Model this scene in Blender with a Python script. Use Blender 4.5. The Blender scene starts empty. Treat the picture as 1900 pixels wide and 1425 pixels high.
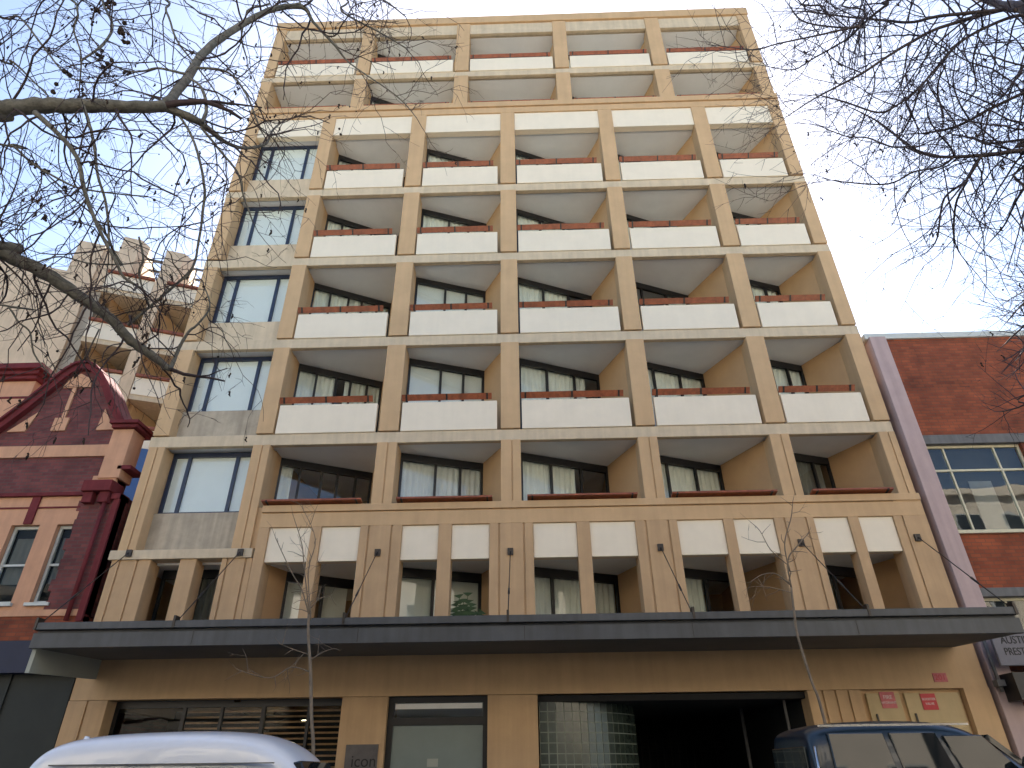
import bpy, math, random
from mathutils import Vector
random.seed(7)
R = math.radians
sc = bpy.context.scene
COL = sc.collection

# ------------------------------------------------------------------ camera
PITCH, YAW, ROLL, FPX = R(31.01), R(-1.23), R(-0.68), 1200.0      # focal length in pixels of a 1900 px wide picture
CAM = Vector((0, -14.87, 1.6))
fw = Vector((math.sin(YAW)*math.cos(PITCH), math.cos(YAW)*math.cos(PITCH), math.sin(PITCH)))
rt0 = Vector((math.cos(YAW), -math.sin(YAW), 0)); up0 = rt0.cross(fw)
RT = rt0*math.cos(ROLL) + up0*math.sin(ROLL); UP = up0*math.cos(ROLL) - rt0*math.sin(ROLL)
cd = bpy.data.cameras.new('camera'); co = bpy.data.objects.new('camera', cd); COL.objects.link(co)
from mathutils import Matrix
m = Matrix((( RT.x, UP.x, -fw.x, CAM.x), (RT.y, UP.y, -fw.y, CAM.y), (RT.z, UP.z, -fw.z, CAM.z), (0, 0, 0, 1)))
co.matrix_world = m
cd.sensor_width = 36; cd.lens = 36*FPX/1900; cd.clip_end = 3000; cd.clip_start = .05
sc.camera = co

# ------------------------------------------------------------------ light
SUN_EL, SUN_AZ = R(46), R(6)          # the sun stands behind the block, a little to the right
w = bpy.data.worlds.new('World'); sc.world = w; w.use_nodes = True
nt = w.node_tree; bg = nt.nodes['Background']; sky = nt.nodes.new('ShaderNodeTexSky')
sky.sky_type = 'NISHITA'; sky.sun_disc = False; sky.sun_elevation = SUN_EL; sky.sun_rotation = SUN_AZ
sky.air_density = 1.0; sky.dust_density = 1.2; sky.ozone_density = 1.0
nt.links.new(sky.outputs[0], bg.inputs[0]); bg.inputs[1].default_value = .092
sd = bpy.data.lights.new('sun', 'SUN'); sd.energy = 5.0; sd.angle = R(.5); sd.color = (1, .93, .82)
so = bpy.data.objects.new('sun', sd); COL.objects.link(so)
sdir = Vector((math.sin(SUN_AZ)*math.cos(SUN_EL), math.cos(SUN_AZ)*math.cos(SUN_EL), math.sin(SUN_EL)))
so.rotation_euler = sdir.to_track_quat('Z', 'Y').to_euler()
so.location = (0, 0, 60)
vs = sc.view_settings; vs.view_transform = 'Standard'; vs.look = 'None'; vs.gamma = 1; vs.exposure = 1.85; vs.use_curve_mapping = False

# ------------------------------------------------------------------ materials
def mat(name, col, rough=.8, var=.12, scale=3.0, bump=.0, metal=0.0, spec=.5, streak=0.0, bscale=60.0, coat=0.0):
    mt = bpy.data.materials.new(name); mt.use_nodes = True
    n = mt.node_tree.nodes; l = mt.node_tree.links; b = n['Principled BSDF']
    b.inputs['Roughness'].default_value = rough; b.inputs['Metallic'].default_value = metal
    b.inputs['Specular IOR Level'].default_value = spec; b.inputs['Coat Weight'].default_value = coat
    tc = n.new('ShaderNodeTexCoord')
    no = n.new('ShaderNodeTexNoise'); no.inputs['Scale'].default_value = scale; no.inputs['Detail'].default_value = 6
    no.inputs['Roughness'].default_value = .65
    l.new(tc.outputs['Object'], no.inputs['Vector'])
    mr = n.new('ShaderNodeMapRange'); mr.inputs[1].default_value = .3; mr.inputs[2].default_value = .7
    mr.inputs[3].default_value = 1-var; mr.inputs[4].default_value = 1+var*.5
    l.new(no.outputs[0], mr.inputs[0])
    fac = mr.outputs[0]
    if streak:
        mp = n.new('ShaderNodeMapping'); mp.inputs['Scale'].default_value = (7, 7, .35)
        n2 = n.new('ShaderNodeTexNoise'); n2.inputs['Scale'].default_value = 1.0; n2.inputs['Detail'].default_value = 4
        l.new(tc.outputs['Object'], mp.inputs[0]); l.new(mp.outputs[0], n2.inputs['Vector'])
        m2 = n.new('ShaderNodeMapRange'); m2.inputs[1].default_value = .35; m2.inputs[2].default_value = .65
        m2.inputs[3].default_value = 1-streak; m2.inputs[4].default_value = 1
        l.new(n2.outputs[0], m2.inputs[0])
        mm = n.new('ShaderNodeMath'); mm.operation = 'MULTIPLY'; l.new(fac, mm.inputs[0]); l.new(m2.outputs[0], mm.inputs[1]); fac = mm.outputs[0]
    vm = n.new('ShaderNodeVectorMath'); vm.operation = 'SCALE'; vm.inputs[0].default_value = col
    l.new(fac, vm.inputs['Scale']); l.new(vm.outputs[0], b.inputs['Base Color'])
    if bump:
        nb = n.new('ShaderNodeTexNoise'); nb.inputs['Scale'].default_value = bscale; nb.inputs['Detail'].default_value = 3
        l.new(tc.outputs['Object'], nb.inputs['Vector'])
        bu = n.new('ShaderNodeBump'); bu.inputs['Strength'].default_value = bump; bu.inputs['Distance'].default_value = .02
        l.new(nb.outputs[0], bu.inputs['Height']); l.new(bu.outputs[0], b.inputs['Normal'])
    return mt

def brick(name, c1, c2, mortar, bw=.23, bh=.086, ms=.008, vary=.35):
    mt = bpy.data.materials.new(name); mt.use_nodes = True
    n = mt.node_tree.nodes; l = mt.node_tree.links; b = n['Principled BSDF']; b.inputs['Roughness'].default_value = .85
    tc = n.new('ShaderNodeTexCoord'); sp = n.new('ShaderNodeSeparateXYZ'); cb = n.new('ShaderNodeCombineXYZ')
    ad = n.new('ShaderNodeMath'); ad.operation = 'ADD'
    l.new(tc.outputs['Object'], sp.inputs[0]); l.new(sp.outputs[0], ad.inputs[0]); l.new(sp.outputs[1], ad.inputs[1])
    l.new(ad.outputs[0], cb.inputs[0]); l.new(sp.outputs[2], cb.inputs[1])
    br = n.new('ShaderNodeTexBrick'); br.inputs['Scale'].default_value = 1; br.inputs['Brick Width'].default_value = bw
    br.inputs['Row Height'].default_value = bh; br.inputs['Mortar Size'].default_value = ms
    br.inputs['Color1'].default_value = (*c1, 1); br.inputs['Color2'].default_value = (*c2, 1); br.inputs['Mortar'].default_value = (*mortar, 1)
    l.new(cb.outputs[0], br.inputs['Vector'])
    no = n.new('ShaderNodeTexNoise'); no.inputs['Scale'].default_value = 1.6; no.inputs['Detail'].default_value = 7
    l.new(tc.outputs['Object'], no.inputs['Vector'])
    mr = n.new('ShaderNodeMapRange'); mr.inputs[1].default_value = .3; mr.inputs[2].default_value = .7; mr.inputs[3].default_value = 1-vary; mr.inputs[4].default_value = 1.15
    l.new(no.outputs[0], mr.inputs[0])
    vm = n.new('ShaderNodeVectorMath'); vm.operation = 'SCALE'; l.new(br.outputs[0], vm.inputs[0]); l.new(mr.outputs[0], vm.inputs['Scale'])
    l.new(vm.outputs[0], b.inputs['Base Color'])
    bu = n.new('ShaderNodeBump'); bu.inputs['Strength'].default_value = .5; bu.inputs['Distance'].default_value = .01; bu.invert = True
    l.new(br.outputs['Fac'], bu.inputs['Height']); l.new(bu.outputs[0], b.inputs['Normal'])
    return mt

def glass(name, tint=(.93, .96, .95), ior=1.6, rough=.01):
    mt = bpy.data.materials.new(name); mt.use_nodes = True
    n = mt.node_tree.nodes; l = mt.node_tree.links; n.remove(n['Principled BSDF']); out = n['Material Output']
    tr = n.new('ShaderNodeBsdfTransparent'); tr.inputs[0].default_value = (*tint, 1)
    gl = n.new('ShaderNodeBsdfGlossy'); gl.inputs['Roughness'].default_value = rough; gl.inputs[0].default_value = (.95, .97, 1, 1)
    fr = n.new('ShaderNodeFresnel'); fr.inputs[0].default_value = ior
    no = n.new('ShaderNodeTexNoise'); no.inputs['Scale'].default_value = .9; tc = n.new('ShaderNodeTexCoord')
    bu = n.new('ShaderNodeBump'); bu.inputs['Strength'].default_value = .12; bu.inputs['Distance'].default_value = .05
    l.new(tc.outputs['Object'], no.inputs['Vector']); l.new(no.outputs[0], bu.inputs['Height']); l.new(bu.outputs[0], gl.inputs['Normal'])
    mx = n.new('ShaderNodeMixShader'); ge = n.new('ShaderNodeNewGeometry'); sb = n.new('ShaderNodeMath'); sb.operation = 'SUBTRACT'; sb.inputs[0].default_value = 1; l.new(ge.outputs['Backfacing'], sb.inputs[1])
    mu = n.new('ShaderNodeMath'); mu.operation = 'MULTIPLY'; l.new(fr.outputs[0], mu.inputs[0]); l.new(sb.outputs[0], mu.inputs[1]); l.new(mu.outputs[0], mx.inputs[0]); l.new(tr.outputs[0], mx.inputs[1]); l.new(gl.outputs[0], mx.inputs[2])
    l.new(mx.outputs[0], out.inputs[0]); return mt

def emis(name, col, s):
    mt = mat(name, col); b = mt.node_tree.nodes['Principled BSDF']
    b.inputs['Emission Color'].default_value = (*col, 1); b.inputs['Emission Strength'].default_value = s; return mt

M = dict(
 tan=mat('tan_render', (.60, .405, .225), .85, .10, 1.3, .15, streak=.07),
 tanp=mat('tan_pier_render', (.55, .37, .21), .85, .12, 1.3, .15, streak=.10),
 beam=mat('concrete_beam', (.66, .54, .38), .85, .14, 2.0, .2, streak=.12),
 white=mat('cream_panel', (.84, .75, .60), .75, .05, 1.6, .06, streak=.02),
 conc=mat('stained_concrete', (.50, .43, .33), .9, .22, 2.2, .25, streak=.2),
 ceil=mat('soffit_white', (.82, .84, .86), .9, .05, 1.5),
 wall=mat('ochre_render', (.56, .36, .19), .9, .08, 1.5, .1),
 rail=mat('red_timber', (.33, .090, .035), .5, .35, 9.0, streak=.25),
 black=mat('black_metal', (.012, .012, .014), .45, .2, 5),
 blue=mat('dark_blue_frame', (.02, .032, .07), .4, .2, 5),
 curtain=mat('curtain', (.90, .88, .82), .95, .06, 4),
 greyc=mat('grey_curtain', (.20, .19, .17), .95, .1, 4),
 blind=mat('roller_blind', (.90, .88, .82), .9, .04, 2),
 dark=mat('dark_interior', (.022, .022, .022), .9, .3, 2),  # near-black colour stands in for the shade inside rooms and driveway
 glass=glass('window_glass'), glassr=glass('reflective_glass', (.92, .95, .95), 1.75), glassd=glass('shop_glass', (.85, .88, .88), 1.2),
 slate=mat('slate_metal', (.062, .070, .082), .5, .3, 1.2, streak=.25, metal=.0),
 soff=mat('canopy_soffit', (.15, .145, .13), .8, .15, 1.0),
 endp=mat('canopy_end', (.36, .38, .34), .8, .1, 1.0),
 steel=mat('steel_rod', (.035, .03, .028), .4, .2, 8, metal=.5),
 maroon=mat('maroon_paint', (.17, .035, .04), .8, .2, 3, streak=.15, spec=.15),
 salmon=mat('salmon_render', (.60, .33, .20), .85, .12, 2, .15, streak=.12),
 brickl=brick('maroon_brick', (.20, .055, .05), (.13, .035, .035), (.11, .06, .055), vary=.4),
 brickr=brick('red_brick', (.33, .082, .030), (.24, .055, .022), (.17, .065, .035), vary=.45),
 pink=mat('pink_render', (.50, .38, .37), .85, .1, 2, .15, streak=.12),
 greyp=mat('grey_paint', (.16, .16, .16), .8, .15, 3, streak=.2),
 creamf=mat('cream_frame', (.62, .58, .42), .6, .15, 6), whitef=mat('white_frame', (.55, .58, .56), .6, .1, 6),
 navy=mat('navy_fascia', (.01, .014, .045), .6, .2, 2), greend=mat('dark_green_shop', (.022, .026, .022), .7, .2, 2),
 bgtan=mat('distant_render', (.74, .57, .40), .9, .12, 1.0, .1, streak=.12), bgside=mat('distant_shaded_render', (.42, .37, .30), .9, .2, 1.0),  # bgside: render colour greyed and darkened for the recessed wall in shade
 blueq=mat('blue_paint', (.05, .12, .30), .7, .1, 1),
 asphalt=mat('asphalt', (.055, .055, .055), .9, .3, 3, .5), pave=mat('paving', (.13, .125, .12), .9, .2, 1.5, .2), kerb=mat('kerb_stone', (.25, .24, .22), .9, .2, 3),
 ground=mat('ground', (.12, .12, .10), .95, .3, .3),
 opp=mat('cream_render_street', (.80, .71, .56), .9, .12, 1.0), opp2=mat('pale_stone_street', (.74, .67, .57), .9, .12, 1.0),
 bark=mat('plane_bark', (.15, .145, .125), .9, .55, 9.0, .6, bscale=30), bark2=mat('dark_bark', (.07, .055, .055), .9, .3, 9.0, .5),
 twig=mat('twig', (.055, .038, .040), .9, .3, 5), twig2=mat('twig_dark', (.045, .036, .050), .9, .3, 5), sapb=mat('sapling_bark', (.20, .16, .12), .9, .3, 8),
 pod=mat('seed_pod', (.03, .018, .012), .95, .4, 30),
 vanw=mat('white_car_paint', (.74, .78, .86), .25, .04, 1.5, coat=.6), carn=mat('dark_blue_car_paint', (.006, .018, .034), .3, .1, 1.5, coat=.35),
 chrome=mat('chrome', (.6, .6, .6), .15, .1, 3, metal=1), tyre=mat('tyre_rubber', (.02, .02, .02), .9, .2, 8), rim=mat('rim', (.4, .4, .42), .3, .1, 5, metal=.8),
 carglass=mat('car_glass', (.012, .016, .018), .03, .1, 1.0, spec=.45, coat=.0), lamp=mat('lamp_lens', (.6, .55, .5), .1, .05, 3), redl=mat('red_lens', (.4, .02, .01), .2, .1, 3),
 redsign=mat('red_sign', (.50, .02, .03), .5, .1, 6), palered=mat('faded_red_sign', (.55, .14, .15), .6, .25, 12), whitet=mat('white_lettering', (.75, .7, .68), .7, .05, 8),
 plaque=mat('metal_plaque', (.12, .11, .11), .4, .25, 5, metal=.4), blackt=mat('black_lettering', (.012, .012, .012), .6, .1, 8),
 signg=mat('lilac_grey_sign', (.17, .165, .19), .6, .1, 4, streak=.1), door=mat('cabinet_paint', (.52, .40, .22), .7, .1, 2, streak=.08),
 frost=mat('frosted_film', (.20, .24, .23), .35, .1, 1.2), strip=mat('white_strip', (.8, .8, .78), .6, .05, 4),
 louv=mat('timber_slat', (.42, .22, .10), .6, .3, 6), block=mat('glass_block', (.05, .07, .058), .25, .45, 9, spec=.8), mort=mat('glass_block_joint', (.32, .36, .31), .8, .1, 6),
 leaf=mat('palm_leaf', (.04, .10, .035), .6, .3, 12), pot=mat('terracotta_pot', (.25, .12, .07), .8, .2, 8),
 lit=emis('warm_downlight', (1, .85, .55), 4),
)

# ------------------------------------------------------------------ mesh helpers
class MB:
    def __init__(s): s.v = []; s.f = []; s.sm = []
    def add(s, v, f, smooth=False):
        o = len(s.v); s.v += [tuple(p) for p in v]; s.f += [tuple(i+o for i in q) for q in f]; s.sm += [smooth]*len(f); return s
    def box(s, x0, x1, y0, y1, z0, z1):
        return s.add([(x0,y0,z0),(x1,y0,z0),(x1,y1,z0),(x0,y1,z0),(x0,y0,z1),(x1,y0,z1),(x1,y1,z1),(x0,y1,z1)],
                     [(0,3,2,1),(4,5,6,7),(0,1,5,4),(1,2,6,5),(2,3,7,6),(3,0,4,7)])
    def prism(s, pts, z0, z1):                      # plan polygon (counter-clockwise seen from above)
        n = len(pts); v = [(x,y,z0) for x,y in pts]+[(x,y,z1) for x,y in pts]
        return s.add(v, [tuple(range(n))[::-1], tuple(range(n,2*n))]+[(i,(i+1)%n,(i+1)%n+n,i+n) for i in range(n)])
    def slab(s, pts, y0, y1):                       # elevation polygon (x, z) with depth y0..y1
        n = len(pts); v = [(x,y0,z) for x,z in pts]+[(x,y1,z) for x,z in pts]
        return s.add(v, [tuple(range(n)), tuple(range(n,2*n))[::-1]]+[(i,i+n,(i+1)%n+n,(i+1)%n) for i in range(n)])
    def obox(s, A, B, t0, t1, z0, z1):              # box along plan segment A->B, thickness offsets t0..t1 to its left
        A = Vector(A); B = Vector(B); d = (B-A).normalized(); nn = Vector((-d.y, d.x))
        p = [A+nn*t0, B+nn*t0, B+nn*t1, A+nn*t1]
        return s.prism([(q.x,q.y) for q in p], z0, z1)
    def tube(s, pts, rad, k=6, cap=True):
        pts = [Vector(p) for p in pts]; n = len(pts)
        if not hasattr(rad, '__len__'): rad = [rad]*n
        v = []; ref = None
        for i, p in enumerate(pts):
            d = (pts[min(i+1,n-1)]-pts[max(i-1,0)])
            if d.length < 1e-9: d = Vector((0,0,1))
            d.normalize()
            if ref is None: ref = Vector((0,0,1)) if abs(d.z) < .9 else Vector((1,0,0))
            a = d.cross(ref)
            if a.length < 1e-6: a = d.orthogonal()
            a.normalize(); b = d.cross(a); ref = -b
            for j in range(k):
                t = 2*math.pi*j/k; v.append(p+(a*math.cos(t)+b*math.sin(t))*rad[i])
        f = [(i*k+j, i*k+(j+1)%k, (i+1)*k+(j+1)%k, (i+1)*k+j) for i in range(n-1) for j in range(k)]
        if cap and k > 3: f += [tuple(range(k))[::-1], tuple(range((n-1)*k, n*k))]
        return s.add(v, f, True)
    def ball(s, c, r, k=6):
        c = Vector(c); v = [c+Vector((0,0,r))]; rings = 3
        for i in range(1, rings+1):
            ph = math.pi*i/(rings+1)
            for j in range(k): v.append(c+Vector((math.cos(2*math.pi*j/k)*math.sin(ph), math.sin(2*math.pi*j/k)*math.sin(ph), math.cos(ph)))*r)
        v.append(c-Vector((0,0,r))); f = [(0,1+j,1+(j+1)%k) for j in range(k)]
        for i in range(rings-1): f += [(1+i*k+j, 1+(i+1)*k+j, 1+(i+1)*k+(j+1)%k, 1+i*k+(j+1)%k) for j in range(k)]
        e = len(v)-1; b0 = 1+(rings-1)*k; f += [(e, b0+(j+1)%k, b0+j) for j in range(k)]
        return s.add(v, f, True)
    def disc(s, c, r, y0, y1, k=20):                # wheel-like cylinder with its axis along y
        v = [(c[0]+r*math.cos(2*math.pi*j/k), y, c[1]+r*math.sin(2*math.pi*j/k)) for y in (y0, y1) for j in range(k)]
        return s.add(v, [tuple(range(k)), tuple(range(k,2*k))[::-1]]+[(j,j+k,(j+1)%k+k,(j+1)%k) for j in range(k)])
ORI = {}
def link(name, o, parent):
    COL.objects.link(o)
    if parent is not None: o.parent = parent; ORI[o.name] = ORI[parent.name]
    return o
def thing(name, loc, label, cat, group=None, kind=None):
    o = bpy.data.objects.new(name, None); o.location = loc; o.empty_display_size = .2; COL.objects.link(o); ORI[o.name] = Vector(loc)
    tag(o, label, cat, group, kind); return o
def tag(o, label=None, cat=None, group=None, kind=None):
    for k, v in (('label', label), ('category', cat), ('group', group), ('kind', kind)):
        if v: o[k] = v
    return o
def part(name, mb, m, parent=None, bevel=0, label=None, flip=None):
    me = bpy.data.meshes.new(name); org = ORI[parent.name] if parent is not None else Vector((0,0,0))
    if flip: mb.v = [flip(p) for p in mb.v]
    me.from_pydata([(p[0]-org.x, p[1]-org.y, p[2]-org.z) for p in mb.v], [], mb.f)
    if any(mb.sm): me.polygons.foreach_set('use_smooth', mb.sm)
    me.materials.append(m if not isinstance(m, str) else M[m]); me.update()
    o = bpy.data.objects.new(name, me); link(name, o, parent)
    if parent is None: ORI[o.name] = Vector((0,0,0))
    if bevel:
        bv = o.modifiers.new('bevel', 'BEVEL'); bv.width = bevel; bv.segments = 3 if bevel > .03 else 1; bv.limit_method = 'ANGLE'
    if label: o['label'] = label
    return o
def fixn(o):                                        # consistent outward normals
    import bmesh
    b = bmesh.new(); b.from_mesh(o.data); bmesh.ops.recalc_face_normals(b, faces=b.faces); b.to_mesh(o.data); b.free(); return o
def text(name, body, size, loc, m, parent, rotx=90, rotz=0, depth=.004, sx=1.0, align='CENTER'):
    cu = bpy.data.curves.new(name, 'FONT'); cu.body = body; cu.size = size; cu.align_x = align; cu.align_y = 'CENTER'; cu.extrude = depth
    t = bpy.data.objects.new(name+'_tmp', cu); COL.objects.link(t)
    dg = bpy.context.evaluated_depsgraph_get(); me = bpy.data.meshes.new_from_object(t.evaluated_get(dg)); bpy.data.objects.remove(t)
    me.name = name; me.materials.clear(); me.materials.append(M[m])
    me.transform(Matrix.Diagonal((sx, 1, 1, 1)))
    o = bpy.data.objects.new(name, me); link(name, o, parent)
    o.location = Vector(loc)-ORI[parent.name]; o.rotation_euler = (R(rotx), 0, R(rotz)); return o
def at(px, py, y):                                  # point on the plane at depth y that a traced limb passes through
    d = fw+RT*((px-950)/FPX)-UP*((py-712.5)/FPX); t = (y-CAM.y)/d.y; return CAM+d*t

# ------------------------------------------------------------------ the setting
def struct(name, mb, m): return tag(part(name, mb, m), kind='structure')
struct('ground', MB().box(-400, 400, -400, 400, -1.0, -.16), 'ground')
struct('road', MB().box(-120, 120, -12.6, -3.4, -.5, -.12), 'asphalt')
struct('footpath', MB().box(-120, 120, -3.25, 20, -.5, 0), 'pave')
struct('footpath_opposite', MB().box(-120, 120, -19.4, -12.75, -.5, 0), 'pave')
struct('kerb', MB().box(-120, 120, -3.4, -3.25, -.5, .005), 'kerb')
struct('kerb_opposite', MB().box(-120, 120, -12.75, -12.6, -.5, .005), 'kerb')

# ------------------------------------------------------------------ the apartment block
A = thing('apartment_building', (-.2, 0, 0), 'tall tan apartment block with cream balcony panels above a dark street awning', 'building')
ZB = {2: 8.87, 3: 11.88, 4: 14.92, 5: 17.92, 6: 20.95, 7: 24.11, 8: 26.86}     # undersides of the floor beams
C = [(-9.67, -9.25), (-6.97, -6.53), (-3.78, -3.27), (-.62, -.12), (2.85, 3.34), (6.16, 6.65), (8.89, 9.29)]
T = [(-9.66, -9.27), (-6.11, -5.63), (-2.35, -1.83), (1.46, 1.99), (5.15, 5.70), (8.84, 9.27)]
CY = -.045
part('core', MB().box(-9.66, 9.28, 4.2, 15, 3.0, 26.9), 'tan', A)
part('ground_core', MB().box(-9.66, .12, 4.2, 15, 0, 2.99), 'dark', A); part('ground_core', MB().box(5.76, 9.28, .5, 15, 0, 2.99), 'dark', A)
part('roof', MB().box(-9.6, 9.2, .3, 15, 26.98, 27.5), 'beam', A)
# floors: beam at the face, slab behind it with a pale soffit
for k, z in ZB.items():
    x0, x1 = -9.72, 9.31
    zt = z+.31
    if k == 6:
        part('floor_beam', MB().box(x0, x1, 0, .22, z, z+.9), 'white', A, label='deep cream fascia')
        mb = MB().box(x0, x1, -.05, .215, 21.86, 22.14).box(x0+.02, x1-.02, -.02, .2, 22.142, 22.18).box(x0, x1, -.085, .22, 22.182, 22.44)
        part('cornice', mb, 'tan', A, .006)
    elif k == 8:
        part('floor_beam', MB().box(x0+.05, x1-.05, .0, .12, z, 27.5).box(x0+.06, x1-.06, .12, .22, z+.06, 27.48), 'beam', A, label='deep roof fascia')
        part('coping', MB().box(x0, x1, -.07, .5, 27.54, 27.98).box(x0+.05, x1-.05, .02, .4, 27.48, 27.55), 'tan', A, .008)
    else:
        if k == 7: part('floor_beam', MB().box(x0, x1, 0, .13, z, z+.30).box(x0, x1, .13, .22, z+.06, z+.3), 'beam', A, .008)
        else: part('floor_beam', MB().box(x0, x1, 0, .15, z, zt).box(x0, x1, .15, .22, z+.06, zt), 'beam', A, .008)
    part('floor_slab', MB().box(-9.63, 9.26, .222, 4.3, z+.05, z+.32), 'ceil', A)
part('floor_slab', MB().box(-9.63, 9.26, .26, 4.3, 5.9, 6.2), 'ceil', A)

def column(x0, x1, z0, z1, groove=None, y0=CY):
    mb = MB()
    if groove is None: mb.box(x0, x1, y0, .48, z0, z1)
    else:
        mb.box(x0, x1, y0+.03, .48, z0, z1).box(x0, groove-.015, y0, y0+.03, z0, z1).box(groove+.015, x1, y0, y0+.03, z0, z1)
    part('column', mb, 'tan', A, .006)
top = {2: 8.87, 3: 11.88, 4: 14.92, 5: 17.92, 6: 21.86}
low = {2: 7.20, 3: 9.18+.02, 4: 12.19+.02, 5: 15.23+.02, 6: 18.23+.02}
for r in (2, 3, 4, 5, 6):
    for i, (a, b) in enumerate(C):
        z0 = low[r]
        if r == 2 and i in (0, 1): z0 = 6.17
        column(a, b, z0, top[r], (a+b)/2+.03 if r == 2 else None)
for r in (7, 8):
    for a, b in T: column(a, b, 22.44 if r == 7 else ZB[7]+.30+.02, ZB[7] if r == 7 else 27.5)
# skewed party walls between the flats
back = {1: (-4.33, 2.0), 2: (-1.17, 1.50), 3: (2.28, 1.88), 4: (5.45, 1.98), 5: (8.29, 1.62)}   # inner right corner of each balcony
left = {1: (-6.60, .86), 2: (-3.34, .72), 3: (-.18, .84), 4: (3.30, 1.10), 5: (6.62, 1.05)}
for i in range(1, 6):
    a, b = C[i+1]; cx, cy = back[i]
    lp = left[i+1] if i < 5 else None
    pts = [(a+.02, .44), (b-.02, .44)]
    pts += [(lp[0]+.03, lp[1]), (lp[0]+.3, 4.25)] if lp else [(b-.02, 4.25)]
    pts += [(cx+.02, 4.25), (cx, cy)]
    part('side_wall', MB().prism(pts, 2.9, 20.99), 'wall', A)
part('side_wall', MB().prism([(-6.95, .44), (-6.55, .44), (-6.55, .9), (-6.35, 4.25), (-6.95, 4.25)], 2.9, 20.99), 'wall', A)
part('side_wall', MB().box(-9.65, -9.3, .44, 4.25, 2.9, 26.8), 'wall', A)
tb = {1: (-6.6, 2.2), 2: (-2.9, 1.95), 3: (.92, 2.2), 4: (4.65, 1.95), 5: (8.2, 2.0)}
tl = {1: (-9.3, 1.9), 2: (-5.7, .72), 3: (-1.9, 1.7), 4: (1.9, .95), 5: (5.6, 1.7)}
for i in range(1, 6):
    a, b = T[i]; cx, cy = tb[i]; lp = tl.get(i+1)
    pts = [(a+.02, .44), (b-.02, .44)]+([(lp[0]+.03, lp[1]), (lp[0]+.3, 4.25)] if lp else [(b-.02, 4.25)])+[(cx+.02, 4.25), (cx, cy)]
    part('side_wall', MB().prism(pts, 21.28, 26.78), 'wall', A)

# windows
def folds(A0, B0, z0, z1, off, amp=.03, per=.16):
    A0 = Vector(A0); B0 = Vector(B0); L = (B0-A0).length; d = (B0-A0)/L; nn = Vector((-d.y, d.x)); n = max(4, int(L/per*6)); v = []
    ph = random.random()*6
    for i in range(n+1):
        t = L*i/n; o = off+amp*math.sin(t/per*2*math.pi+ph+.8*math.sin(t*3+ph)); p = A0+d*t+nn*o
        v += [(p.x, p.y, z0), (p.x, p.y, z1)]
    return MB().add(v, [(2*i, 2*i+2, 2*i+3, 2*i+1) for i in range(n)], True)
def window(P, Q, z0, z1, div, fm='black', gm='glass', cover=None, parent=A, head=.17, jamb=.06, fmname='frame', cm='curtain', foldamp=.03, bar=None, t=.05, gap=.13, cz0=None):
    P = Vector(P); Q = Vector(Q); L = (Q-P).length; d = (Q-P)/L
    W = MB().obox(P, Q, 0, .09, z1-head, z1).obox(P, Q, 0, .09, z0, z0+.07)
    for s in [0]+list(div)+[1]:
        c = P+d*(L*s); w2 = jamb*.5
        if s == 0: a, b = P, P+d*jamb
        elif s == 1: a, b = Q-d*jamb, Q
        else: a, b = c-d*w2, c+d*w2
        W.obox(a, b, .004, .086, z0+.07, z1-head)
    if bar: W.obox(P+d*jamb, Q-d*jamb, .01, .08, bar-t/2, bar+t/2)
    f = part('window', W, fm, parent)
    part('pane', MB().obox(P+d*.02, Q-d*.02, .04, .046, z0+.03, z1-.03), gm, f)
    for (s0, s1) in (cover or []):
        a = P+d*(L*s0+.03); b = P+d*(L*s1-.03)
        if cm == 'blind': part('blind', MB().obox(a, b, gap, gap+.01, cz0 or z0+.05, z1-head*.5), 'blind', f)
        else: part('curtain', folds(a, b, z0+.05, z1-head*.5, gap+.03, foldamp), cm, f)
    return f

D3 = (.27, .56, .80)
cov = {(2,1): ([(0,.16)], 'curtain', 'glassr'), (2,2): ([(0,1)], 'curtain', 'glassr'), (2,3): ([(0,.64)], 'curtain', 'glass'), (2,4): ([(0,1)], 'curtain', 'glass'), (2,5): ([(0,.9)], 'greyc', 'glass'),
       (3,1): ([(0,.45),(.55,1)], 'curtain', 'glass'), (3,2): ([(0,1)], 'blind', 'glassr'), (3,3): ([(0,.86)], 'curtain', 'glass'), (3,4): ([(0,1)], 'curtain', 'glass'), (3,5): ([(0,1)], 'curtain', 'glass'),
       (4,1): ([(0,1)], 'curtain', 'glass'), (4,2): ([(0,1)], 'blind', 'glassr'), (4,3): ([(0,.7)], 'curtain', 'glass'), (4,4): ([(.6,1)], 'curtain', 'glass'), (4,5): ([(0,1)], 'curtain', 'glass')}
for r in (2, 3, 4, 5, 6):
    zf = ({2: 6.3, 3: 9.2, 4: 12.22, 5: 15.26, 6: 18.26})[r]; zc = ZB[r]+.045
    for i in range(1, 6):
        cv, cm, gm = cov.get((r, i), ([(0, 1)], 'curtain', 'glass'))
        P, Q = left[i], back[i]
        div = (.42, .72) if i in (2,) else ((.34, .68) if i in (3, 5) else ((.22, .62) if i == 4 else (.22, .45, .62, .82)))
        window((P[0]+.05, P[1]), Q, zf, zc, div, gm=gm, cover=cv, cm=cm, head=.2)
for r in (7, 8):
    zf = (21.3, 24.3)[r-7]; zc = ZB[r]+.045
    for i in range(1, 6):
        window((tl[i][0]+.05, tl[i][1]), tb[i], zf, zc, (.3, .6), cover=[(0, 1)], cm='curtain', head=.2)
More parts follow.
